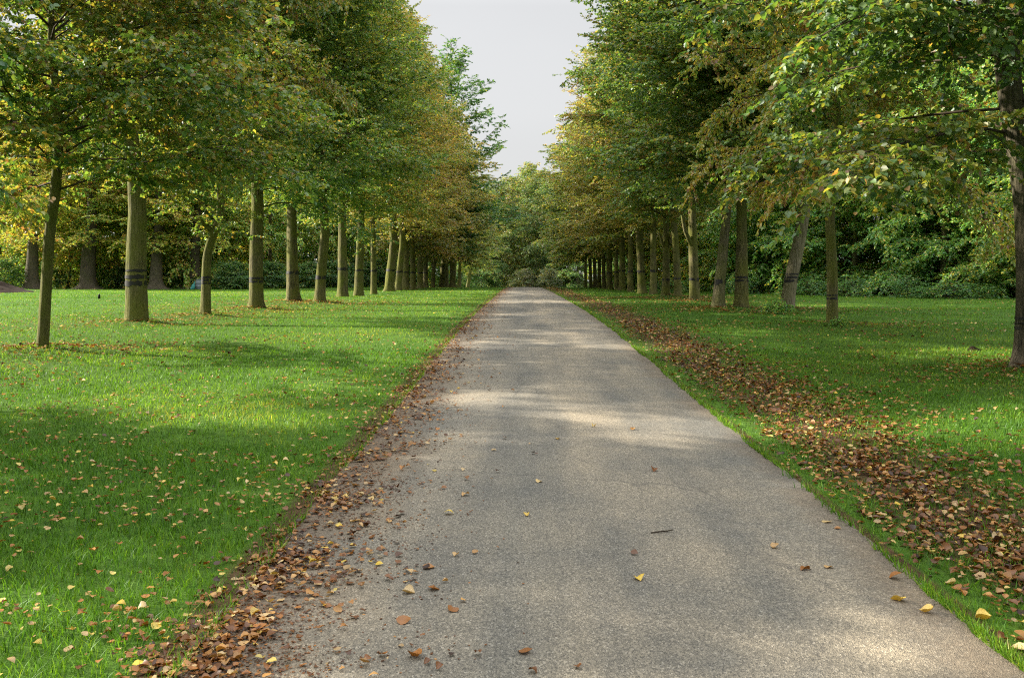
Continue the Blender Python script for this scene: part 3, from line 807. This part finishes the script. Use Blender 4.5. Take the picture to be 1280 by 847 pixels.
def grass():
    bands = [(3.2, 6, 2500, .0050, .056), (6, 9, 1600, .0060, .054), (9, 13, 900, .0070, .05), (13, 18, 520, .0090, .05), (18, 25, 270, .012, .05),
             (25, 35, 145, .016, .05), (35, 50, 75, .022, .05), (50, 70, 40, .03, .055), (70, 100, 22, .038, .055)]
    VV, FF4, FF3, T4, T3, A4, A3 = [], [], [], [], [], [], []
    off = 0
    for bi, (y0, y1, dens, w, h) in enumerate(bands):
        xm = .62 * y1 + 1.2
        n = int(dens * (y1 - y0) * 2 * xm)
        x = rng.uniform(-xm, xm, n); y = rng.uniform(y0, y1, n)
        jl = (vnoise(x, y, .5, 3) - .5) * .5 + rng.normal(0, .05, n)
        k = (x < XL - .02 + jl * .35) | (x > XR + .03 + (vnoise(x, y, .22, 2) - .5) * .20 + jl * .25)
        belt = np.exp(-((x - 2.9 - (vnoise(0 * x, y, 3, 4) - .5) * .5) / .5) ** 2)
        k &= rng.random(n) > belt * (.56 - .45 * (vnoise(x, y, .3, 6) > .54))
        k &= ~((vnoise(x, y, .9, 7) > .80) & (rng.random(n) < .5))
        k &= ~((x > 14) & (y > 42 + 0 * x) & (y > 42.5 + (24.5 - x) * 1.5 + 2))
        x, y = x[k], y[k]; n = len(x)
        z = np.where((x > XL) & (x < XR), road_z(x, y), gz(x, y)) - .004
        a = rng.uniform(0, 2 * np.pi, n)
        hh = h * rng.uniform(.5, 1.35, n) * (.75 + .5 * vnoise(x, y, .35, 8))
        ww = w * rng.uniform(.7, 1.3, n)
        bend = rng.uniform(.2, 1.1, n) * hh
        B = np.column_stack([x, y, z])
        U = np.column_stack([np.cos(a), np.sin(a), np.zeros(n)])
        b2 = a + rng.normal(1.57, .6, n)
        Dv = np.column_stack([np.cos(b2), np.sin(b2), np.zeros(n)])
        up = np.array([0, 0, 1.])
        tint = np.clip(.36 + (vnoise(x, y, 4.5, 9) - .5) * .5 + (vnoise(x, y, 1.4, 12) - .5) * .3 + (vnoise(x, y, .45, 10) - .5) * .4 + rng.normal(0, .16, n), 0, 1)
        vary = np.clip(rng.normal(.5, .22, n), 0, 1)
        w2 = ww[:, None] * .5
        if bi < 4:
            p = np.stack([B - U * w2, B + U * w2,
                          B + U * w2 * .8 + up * hh[:, None] * .6 + Dv * bend[:, None] * .35,
                          B - U * w2 * .8 + up * hh[:, None] * .6 + Dv * bend[:, None] * .35,
                          B + up * hh[:, None] + Dv * bend[:, None]], 1)
            i = off + np.arange(n)[:, None] * 5
            FF4.append(i + np.array([0, 1, 2, 3])); FF3.append(i + np.array([3, 2, 4]))
            T4.append(tint); A4.append(vary); T3.append(tint); A3.append(vary)
            off += n * 5
        else:
            p = np.stack([B - U * w2, B + U * w2, B + up * hh[:, None] + Dv * bend[:, None] * .8], 1)
            FF3.append(off + np.arange(n)[:, None] * 3 + np.array([0, 1, 2]))
            T3.append(tint); A3.append(vary)
            off += n * 3
        VV.append(p.reshape(-1, 3))
    # longer unclipped tufts hanging over both margins of the drive
    for side in (-1, 1):
        n = 26000
        y = depth_samples(n, 3.2, 60, 1.35)
        e = np.abs(rng.normal(0, .09, n)) - (.015 if side < 0 else .03) + (vnoise(0 * y, y, .6, 3) - .5) * .05 + (vnoise(0 * y, y, .12, 5) - .5) * .05
        x = (XL - e) if side < 0 else (XR + e)
        k = rng.random(n) < (.25 if side < 0 else .5) * (.35 + .9 * (vnoise(x, y, .3, 7) > .4))
        x, y = x[k], y[k]; n = len(x)
        z = np.where((x > XL) & (x < XR), road_z(x, y), gz(x, y)) - .004
        a = rng.uniform(0, 2 * np.pi, n); hh = .06 * rng.uniform(.5, 1.3, n); ww = (.0045 + .0007 * y) * rng.uniform(.7, 1.3, n)
        U = np.column_stack([np.cos(a), np.sin(a), 0 * a]); b2 = a + rng.normal(1.57, .6, n)
        Dv = np.column_stack([np.cos(b2) - side * .5, np.sin(b2), 0 * a]); B = np.column_stack([x, y, z])
        p = np.stack([B - U * ww[:, None] / 2, B + U * ww[:, None] / 2, B + np.array([0, 0, 1.]) * hh[:, None] + Dv * (hh * rng.uniform(.2, .9, n))[:, None]], 1)
        FF3.append(off + np.arange(n)[:, None] * 3 + np.array([0, 1, 2])); off += n * 3
        T3.append(np.clip(rng.normal(.45, .2, n), 0, 1)); A3.append(np.clip(rng.normal(.5, .22, n), 0, 1))
        VV.append(p.reshape(-1, 3))
    me = np_mesh('grass', np.concatenate(VV), [np.concatenate(FF4), np.concatenate(FF3)],
                 {'tint': np.concatenate(T4 + T3), 'vary': np.concatenate(A4 + A3)})
    o = obj('grass', me, M_GRASS)
    o.color = (.5, .5, 0, 1)
    tag(o, 'short green lawn grass on both sides of the drive', 'grass', kind='stuff')
grass()

# ------------------------------------------------------------------ fallen leaves
def dead_leaves(x, y, z, size, tint, curl=.8, tilt=.2, detail=True, r=rng):
    """curled dead leaves: 3 x 4 grids with a leaf outline"""
    n = len(x)
    P = np.column_stack([x, y, z])
    a = r.uniform(0, 2 * np.pi, n)
    D = np.column_stack([np.cos(a), np.sin(a), r.normal(0, tilt, n)])
    Nn = norm(np.array([0, 0, 1.]) + r.normal(0, tilt, (n, 3)))
    D = norm(D); X = norm(np.cross(D, Nn)); Z = np.cross(X, D)
    if not detail:
        Vv, f, t_, v_ = leaf_geo(P, D, Nn, size, tint, np.clip(r.normal(.5, .22, n), 0, 1), False)
        return Vv, f, t_, v_
    rows = [(0.0, .03), (.14, .30), (.38, .45), (.66, .36), (.86, .15), (1.0, .01)]
    nr = len(rows)
    c1 = r.normal(0, .55, n) * curl; c2 = np.abs(r.normal(.45, .5, n)) * curl; tw = r.normal(0, .25, n) * curl
    Vv = np.empty((n, nr * 3, 3), np.float32)
    k = 0
    for (v, w) in rows:
        for u in (-1, 0, 1):
            wob = r.normal(0, .045, n) * (0 < v < 1)
            h = c2 * (u * u) * w * .9 + c1 * (v - .5) ** 2 * 1.2 + tw * u * w * (v - .4) + wob * .6
            Vv[:, k] = P + size[:, None] * (X * ((u * w) + wob * abs(u))[:, None] + D * (v - .5) + Z * h[:, None])
            k += 1
    zmin = Vv[:, :, 2].min(1) - P[:, 2]
    Vv[:, :, 2] -= (np.minimum(zmin, 0) * .8)[:, None]
    b = np.arange(n)[:, None] * (nr * 3)
    q = np.array([[i * 3 + j, i * 3 + j + 1, i * 3 + j + 4, i * 3 + j + 3] for i in range(nr - 1) for j in range(2)])
    f = (b[:, None] + q[None]).reshape(-1, 4)
    nf = len(q)
    return Vv.reshape(-1, 3), f, np.repeat(tint, nf), np.repeat(np.clip(r.normal(.5, .22, n), 0, 1), nf)

def scatter(name, label, xs, ys, zs, size, tint, detail):
    parts = []; off = 0
    VV, FF, TT, AA = [], [], [], []
    for msk, dt in ((detail, True), (~detail, False)):
        if msk.sum() == 0: continue
        v_, f_, t_, a_ = dead_leaves(xs[msk], ys[msk], zs[msk], size[msk], tint[msk], detail=dt)
        VV.append(v_); FF.append(f_ + off); off += len(v_); TT.append(t_); AA.append(a_)
    o = obj(name, np_mesh(name, np.concatenate(VV), [np.concatenate(FF)], {'tint': np.concatenate(TT), 'vary': np.concatenate(AA)}), M_LITTER)
    o.color = (.5, .5, 0, 1)
    tag(o, label, 'leaf litter', kind='stuff')

# left margin of the drive
n = 10500
y = depth_samples(n, 3.2, 120, 1.45)
x = XL + np.abs(rng.normal(0, .27, n)) * np.where(rng.random(n) < .14, 2.2, 1) - rng.exponential(.14, n)
k = rng.random(n) < .25 + .9 * (vnoise(x, y, .35, 12) > .45)
x, y = x[k], y[k]; n = len(x)
on = x > XL
z = np.where(on, road_z(x, y), gz(x, y) + .02) + .004 + rng.uniform(0, .012, n)
scatter('edge_litter', 'brown dead leaves drifted along the left margin of the drive', x, y, z,
        (.033 + .012 * np.clip((y - 8) / 20, 0, 4)) * rng.uniform(.35, 1.6, n), np.clip(rng.normal(.42, .27, n), 0, 1), y < 26)
n = 16000
y = depth_samples(n, 3.2, 40, 1.5)
x = XL + np.abs(rng.normal(0, .42, n)) - rng.exponential(.06, n)
k = (rng.random(n) < .15 + .9 * (vnoise(x, y, .28, 11) > .5)) & (x > XL - .15)
x, y = x[k], y[k]; n = len(x)
scatter('leaf_crumbs', 'small dark crumbs of broken leaf along the left margin of the drive', x, y, road_z(x, y) + .003,
        (.012 + .008 * np.clip((y - 6) / 15, 0, 3)) * rng.uniform(.5, 1.8, n), np.clip(rng.normal(.22, .18, n), 0, 1), y < 0)
# right belt
n = 23000
y = depth_samples(n, 4.2, 110, 1.45)
x = 2.88 + (vnoise(np.zeros(n), y, 3, 4) - .5) * .5 + rng.normal(0, .48, n) + np.abs(rng.normal(0, .5, n)) * (rng.random(n) < .35)
k = (rng.random(n) < .34 + .45 * (vnoise(x, y, .28, 13) > .5)) & (x > XR + .02) & (rng.random(n) < .35 + np.clip((x - XR) / .5, 0, 1))
x, y = x[k], y[k]; n = len(x)
scatter('belt_litter', 'belt of red brown and yellow dead leaves in the grass right of the drive', x, y, gz(x, y) + rng.uniform(.004, .045, n),
        (.042 + .014 * np.clip((y - 8) / 20, 0, 4)) * rng.uniform(.5, 1.5, n), np.clip(rng.normal(.37, .27, n), 0, 1), y < 26)
# over the lawns
n = 34000
y = depth_samples(n, 3.3, 90, 1.15)
x = rng.uniform(-1, 1, n) * (.60 * y + 1.5)
tr = np.zeros(n)
for (mx, my, mr) in MOUND_AT:
    tr = np.maximum(tr, np.exp(-((x - mx) ** 2 + (y - my) ** 2) / 4.5))
dens = .10 + .50 * (vnoise(x, y, 2.2, 14) > .60) + .25 * (vnoise(x, y, .7, 15) > .62) + .8 * tr
k = (rng.random(n) < dens) & ((x < XL - .1) | (x > XR + .2))
x, y = x[k], y[k]; n = len(x)
scatter('lawn_litter', 'yellow and brown fallen leaves scattered over the lawns', x, y, gz(x, y) + rng.uniform(.02, .055, n),
        (.036 + .014 * np.clip((y - 8) / 15, 0, 4)) * rng.uniform(.5, 1.4, n), np.clip(rng.normal(.60, .24, n), 0, 1), y < 22)

n = 16000
ii = rng.integers(0, len(MOUND_AT), n); ma = np.array(MOUND_AT)
tight = np.where(rng.random(n) < .15, .35, 1.0)
x = ma[ii, 0] + rng.normal(0, 2.2, n) * tight; y = ma[ii, 1] + rng.normal(0, 1.6, n) * tight
k = ((x < XL - .3) | (x > XR + .3)) & (rng.random(n) < .25 + .75 * (vnoise(x, y, .9, 5) > .5))
x, y = x[k], y[k]; n = len(x)
scatter('tree_litter', 'brown and yellow leaves gathered on the grass around the tree feet', x, y, gz(x, y) + rng.uniform(.025, .055, n),
        (.05 + .014 * np.clip((y - 8) / 15, 0, 4)) * rng.uniform(.5, 1.4, n), np.clip(rng.normal(.50, .26, n), 0, 1), y < 22)
# single leaves lying on the drive
GLF = 'single fallen leaves lying on the drive'
single = [
    (562, 651, .085, .95, 'bright yellow leaf lying on the dark middle of the drive'),
    (659, 652, .06, .90, 'small dull yellow leaf right of the bright yellow one'),
    (674, 609, .075, .84, 'pale cream leaf with a pointed tip in the shaded middle of the drive'),
    (582, 626, .08, .70, 'orange brown leaf left of the pale cream leaf'),
    (798, 733, .08, .93, 'yellow leaf alone on the bright patch near the bottom of the drive'),
    (1034, 657, .09, .83, 'pale tan curled leaf near the right edge of the drive'),
    (1047, 665, .055, .55, 'small brown leaf touching the pale tan curled one'),
    (968, 690, .07, .72, 'dull ochre leaf left of the pale tan curled leaf'),
    (1006, 721, .075, .40, 'dark brown crumpled leaf at the border of the shade, right of the middle'),
    (1035, 717, .07, .72, 'tan leaf beside the dark brown crumpled leaf'),
    (1123, 758, .10, .90, 'large golden leaf near the bottom right edge of the drive'),
    (1159, 769, .085, .88, 'orange yellow leaf right of the large golden leaf'),
    (1118, 727, .09, .45, 'flat brown leaf in the dirt above the large golden leaf'),
    (656, 829, .085, .38, 'dark red brown leaf near the bottom centre of the drive'),
    (817, 594, .085, .28, 'dark flattened leaf in the shaded right half of the drive'),
    (697, 555, .075, .85, 'pale sliver of a leaf in the middle distance of the drive'),
    (742, 539, .07, .86, 'small yellow leaf on the bright band across the drive'),
    (791, 541, .08, .60, 'light brown leaf right of the small yellow one on the bright band'),
    (542, 747, .09, .45, 'rust coloured leaf right of the litter on the left margin'),
    (511, 749, .085, .82, 'cream leaf in the litter beside the rust coloured leaf'),
    (565, 774, .08, .42, 'torn red brown leaf closest to the bright patch, off the left margin'),
    (536, 720, .085, .55, 'curled brown leaf at the inner border of the left litter'),
    (1270, 824, .11, .80, 'large tan leaf at the bottom right corner beside the grass'),
    (505, 790, .09, .5, 'broad crumpled leaf heap of orange brown at the bottom left of the drive'),
    (520, 832, .09, .5, 'broad brown leaf at the bottom edge of the drive, left of centre'),
    (1230, 782, .09, .95, 'yellow leaf caught in the grass fringe at the lower right'),
]
for i, (px, py, sz, ti, de) in enumerate(single):
    b = at(px, py)
    r1 = np.random.default_rng(900 + i)
    zz = float(road_z(b[0], b[1])) if XL < b[0] < XR else float(gz(b[0], b[1])) + .03
    v_, f_, t_, a_ = dead_leaves(np.zeros(1), np.zeros(1), np.zeros(1), np.array([sz * .78]), np.array([ti]), 1.3, .2, True, r1)
    v_ = v_.copy(); v_[:, 2] -= v_[:, 2].min() - .001
    # leaf stalk
    st, sf = tubes_geo([(np.array([v_[1], v_[1] + (v_[1] - v_[4]) * .9 + np.array([0, 0, .004]), v_[1] + (v_[1] - v_[4]) * 1.5]), np.array([.0018, .0014, .001]))], 4)
    o = empty('fallen_leaf', (b[0], b[1], zz)); tag(o, de, 'leaf', GLF)
    bl = obj('leaf_blade', np_mesh('leaf_blade', v_, [f_], {'tint': t_, 'vary': np.full(len(t_), .6)}, smooth=True), M_LITTER, o); bl.color = (.5, .5, 0, 1)
    obj('stalk', np_mesh('stalk', st, [sf], smooth=True), M_TWIG, o)
b = at(828, 676)
tp = np.array([(-.07, .0, .006), (-.02, .01, .010), (.03, .035, .008), (.07, .05, .012)])
vv, ff = tubes_geo([(tp, np.array([.004, .0045, .004, .003])), (np.array([tp[1], tp[1] + [.03, -.01, .008], tp[1] + [.05, -.012, .003]]), np.array([.003, .002, .001]))], 6)
t_ = obj('twig', np_mesh('twig', vv, [ff], smooth=True), M_TWIG); t_.location = (b[0], b[1], float(road_z(b[0], b[1])))
tag(t_, 'short dark forked twig lying on the shaded part of the drive', 'twig')

# ------------------------------------------------------------------ small things on the left lawn
import bmesh
def blob(name, parts, mat, parent=None, sub=2):
    bm = bmesh.new()
    for (loc, sc, rot) in parts:
        M = Matrix.Translation(loc) @ Euler(rot).to_matrix().to_4x4() @ Matrix.Diagonal((*sc, 1))
        bmesh.ops.create_icosphere(bm, subdivisions=sub, radius=1, matrix=M)
    me = bpy.data.meshes.new(name); bm.to_mesh(me); bm.free()
    for p in me.polygons: p.use_smooth = True
    return obj(name, me, mat, parent)

# blackbird-like bird: one skinned body
b = at(124, 374.5)
M_BIRD = simple_mat('black_feathers', (.010, .010, .012), .6, .3)
me = bpy.data.meshes.new('bird')
pts = [(0, .22, .20), (0, .10, .22), (0, 0, .26), (0, -.10, .33), (0, -.15, .43), (0, -.18, .48), (0, -.27, .47), (-.06, 0, .12), (-.06, -.02, .0), (.06, 0, .12), (.06, -.02, .0), (0, .42, .14)]
edg = [(0, 1), (1, 2), (2, 3), (3, 4), (4, 5), (5, 6), (2, 7), (7, 8), (2, 9), (9, 10), (0, 11)]
rad = [.07, .11, .14, .13, .08, .075, .012, .03, .012, .03, .012, .04]
me.from_pydata(pts, edg, []); me.update()
bird = bpy.data.objects.new('crow', me); link(bird); me.materials.append(M_BIRD)
sm = bird.modifiers.new('skin', 'SKIN'); bird.modifiers.new('sub', 'SUBSURF').levels = 2
for i, sv in enumerate(me.skin_vertices[0].data): sv.radius = (rad[i], rad[i]); sv.use_root = i == 2
bird.location = b; bird.rotation_euler = (0, 0, R(25)); bird.scale = (.5, .5, .5)
tag(bird, 'small black bird standing on the sunlit lawn below the ancient flared trunk', 'bird')

# barrel and turquoise sack by the rugged old trunk
d = ray(249, 350); Z = 85.5; x = d[0] * Z; z0 = float(gz(x, Z))
M_BAR = simple_mat('grey_barrel', (.20, .24, .26), .5, .4, (6, .7)); M_TEAL = simple_mat('turquoise_sack', (.05, .26, .24), .6, .3, (8, .6))
root = empty('barrel', (x, Z, z0)); tag(root, 'grey blue barrel standing beside the rugged brown trunk at the lawn edge', 'barrel')
prof = [(0, 0), (.27, 0), (.29, .04), (.30, .25), (.315, .27), (.30, .29), (.305, .55), (.32, .57), (.305, .59), (.295, .80), (.30, .84), (.28, .85), (.27, .80), (0, .79)]
def lathe(name, prof, mat, parent, seg=24):
    th = np.arange(seg) / seg * 2 * np.pi
    Vv = np.array([[(r_ * math.cos(t), r_ * math.sin(t), z_) for t in th] for r_, z_ in prof]).reshape(-1, 3)
    m = len(prof); i = np.arange(m - 1)[:, None] * seg; j = np.arange(seg)[None]
    f = np.stack([i + j, i + (j + 1) % seg, i + (j + 1) % seg + seg, i + j + seg], -1).reshape(-1, 4)
    return obj(name, np_mesh(name, Vv, [f], smooth=True), mat, parent)
lathe('drum', prof, M_BAR, root)
lathe('rim', [(.285, .84), (.325, .84), (.325, .88), (.285, .88), (.285, .84)], M_BAR, root)
d = ray(241.5, 350); Z = 85.0; x = d[0] * Z; z0 = float(gz(x, Z))
sack = blob('sack', [((0, 0, .22), (.17, .15, .26), (0, .1, 0)), ((.05, 0, .40), (.09, .09, .22), (0, .3, 0)), ((-.10, -.02, .10), (.16, .14, .13), (0, 0, .4)), ((.09, 0, .62), (.04, .05, .10), (0, .2, 0))], M_TEAL, None, 3)
sack.location = (x, Z, z0); tag(sack, 'turquoise sack slumped against the left side of the grey barrel', 'sack')

# dark earth mound at the left edge, small molehill on the right lawn
def mound(name, px, py, rad_, h, label, cat, seed, mat):
    b = at(px, py); r1 = np.random.default_rng(seed)
    bm = bmesh.new(); bmesh.ops.create_grid(bm, x_segments=28, y_segments=28, size=1)
    ph = r1.uniform(0, 6, 6)
    for v in bm.verts:
        q = v.co.length
        hh = max(0, math.cos(min(q, 1) * 1.571)) ** 1.4 * h * (1 + .25 * math.sin(v.co.x * 5 + ph[0]) * math.sin(v.co.y * 4 + ph[1])) + r1.normal(0, .03 * h) * (q < 1)
        v.co = Vector((v.co.x * rad_, v.co.y * rad_ * .8, hh - .03))
    me = bpy.data.meshes.new(name); bm.to_mesh(me); bm.free()
    for p in me.polygons: p.use_smooth = True
    o = obj(name, me, mat); o.location = b
    tag(o, label, cat)
mound('earth_mound', -10, 366, 3.0, .75, 'dark brown earth mound rising from the lawn at the left edge of the picture', 'mound', 5, M_SOIL)
mound('molehill', 1218, 438, .20, .10, 'small dark molehill on the grass left of the large forked tree', 'molehill', 6, M_SOIL)

# ------------------------------------------------------------------ light, sky, view
SUN_EL, SUN_AZ = 27.0, 75.0      # azimuth measured from straight ahead towards the left
world = bpy.data.worlds.new('World'); bpy.context.scene.world = world
world.use_nodes = True
nt = world.node_tree; nt.nodes.clear()
L = nt.links.new
sky = N(nt, 'ShaderNodeTexSky', sky_type='NISHITA')
sky.sun_disc = False; sky.sun_elevation = R(SUN_EL); sky.sun_rotation = R(-SUN_AZ)
sky.air_density = 1.2; sky.dust_density = 2.0
hs = N(nt, 'ShaderNodeHueSaturation'); hs.inputs['Saturation'].default_value = .35
L(sky.outputs[0], hs.inputs['Color'])
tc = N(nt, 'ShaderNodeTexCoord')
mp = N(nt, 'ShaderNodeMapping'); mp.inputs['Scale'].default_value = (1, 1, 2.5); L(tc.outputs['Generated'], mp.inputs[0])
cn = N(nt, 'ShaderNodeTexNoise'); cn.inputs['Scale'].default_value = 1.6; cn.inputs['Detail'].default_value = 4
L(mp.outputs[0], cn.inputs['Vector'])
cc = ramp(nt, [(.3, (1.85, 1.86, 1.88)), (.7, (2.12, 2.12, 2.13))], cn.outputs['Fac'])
# thin overcast: brighter overhead than towards the horizon, boosted above the frame to fill shade
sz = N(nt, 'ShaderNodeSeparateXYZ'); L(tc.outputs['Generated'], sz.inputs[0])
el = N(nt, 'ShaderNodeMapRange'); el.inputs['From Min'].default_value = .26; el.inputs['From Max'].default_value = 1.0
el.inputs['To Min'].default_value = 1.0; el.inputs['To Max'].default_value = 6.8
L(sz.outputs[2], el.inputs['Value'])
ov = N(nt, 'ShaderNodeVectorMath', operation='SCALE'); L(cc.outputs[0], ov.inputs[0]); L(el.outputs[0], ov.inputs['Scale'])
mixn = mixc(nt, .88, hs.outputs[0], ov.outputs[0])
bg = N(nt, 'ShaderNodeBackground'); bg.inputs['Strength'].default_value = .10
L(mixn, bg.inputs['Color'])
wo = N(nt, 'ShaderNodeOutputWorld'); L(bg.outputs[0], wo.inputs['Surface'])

sl = bpy.data.lights.new('sun', 'SUN'); sl.energy = 5.0; sl.angle = R(1.0); sl.color = (1, .90, .74)
so = link(bpy.data.objects.new('sun', sl))
d = Vector((-math.sin(R(SUN_AZ)) * math.cos(R(SUN_EL)), math.cos(R(SUN_AZ)) * math.cos(R(SUN_EL)), math.sin(R(SUN_EL))))
so.rotation_euler = d.to_track_quat('Z', 'Y').to_euler()
so.location = (0, 0, 40)

sc = bpy.context.scene
sc.view_settings.view_transform = 'Standard'
sc.view_settings.look = 'None'
sc.view_settings.gamma = 1
sc.view_settings.exposure = 1.75
sc.render.engine = 'CYCLES'
cy = sc.cycles
cy.max_bounces = 12; cy.diffuse_bounces = 6; cy.transmission_bounces = 8; cy.glossy_bounces = 2
cy.use_denoising = False
cy.filter_width = 1.15
cy.sample_clamp_indirect = 6
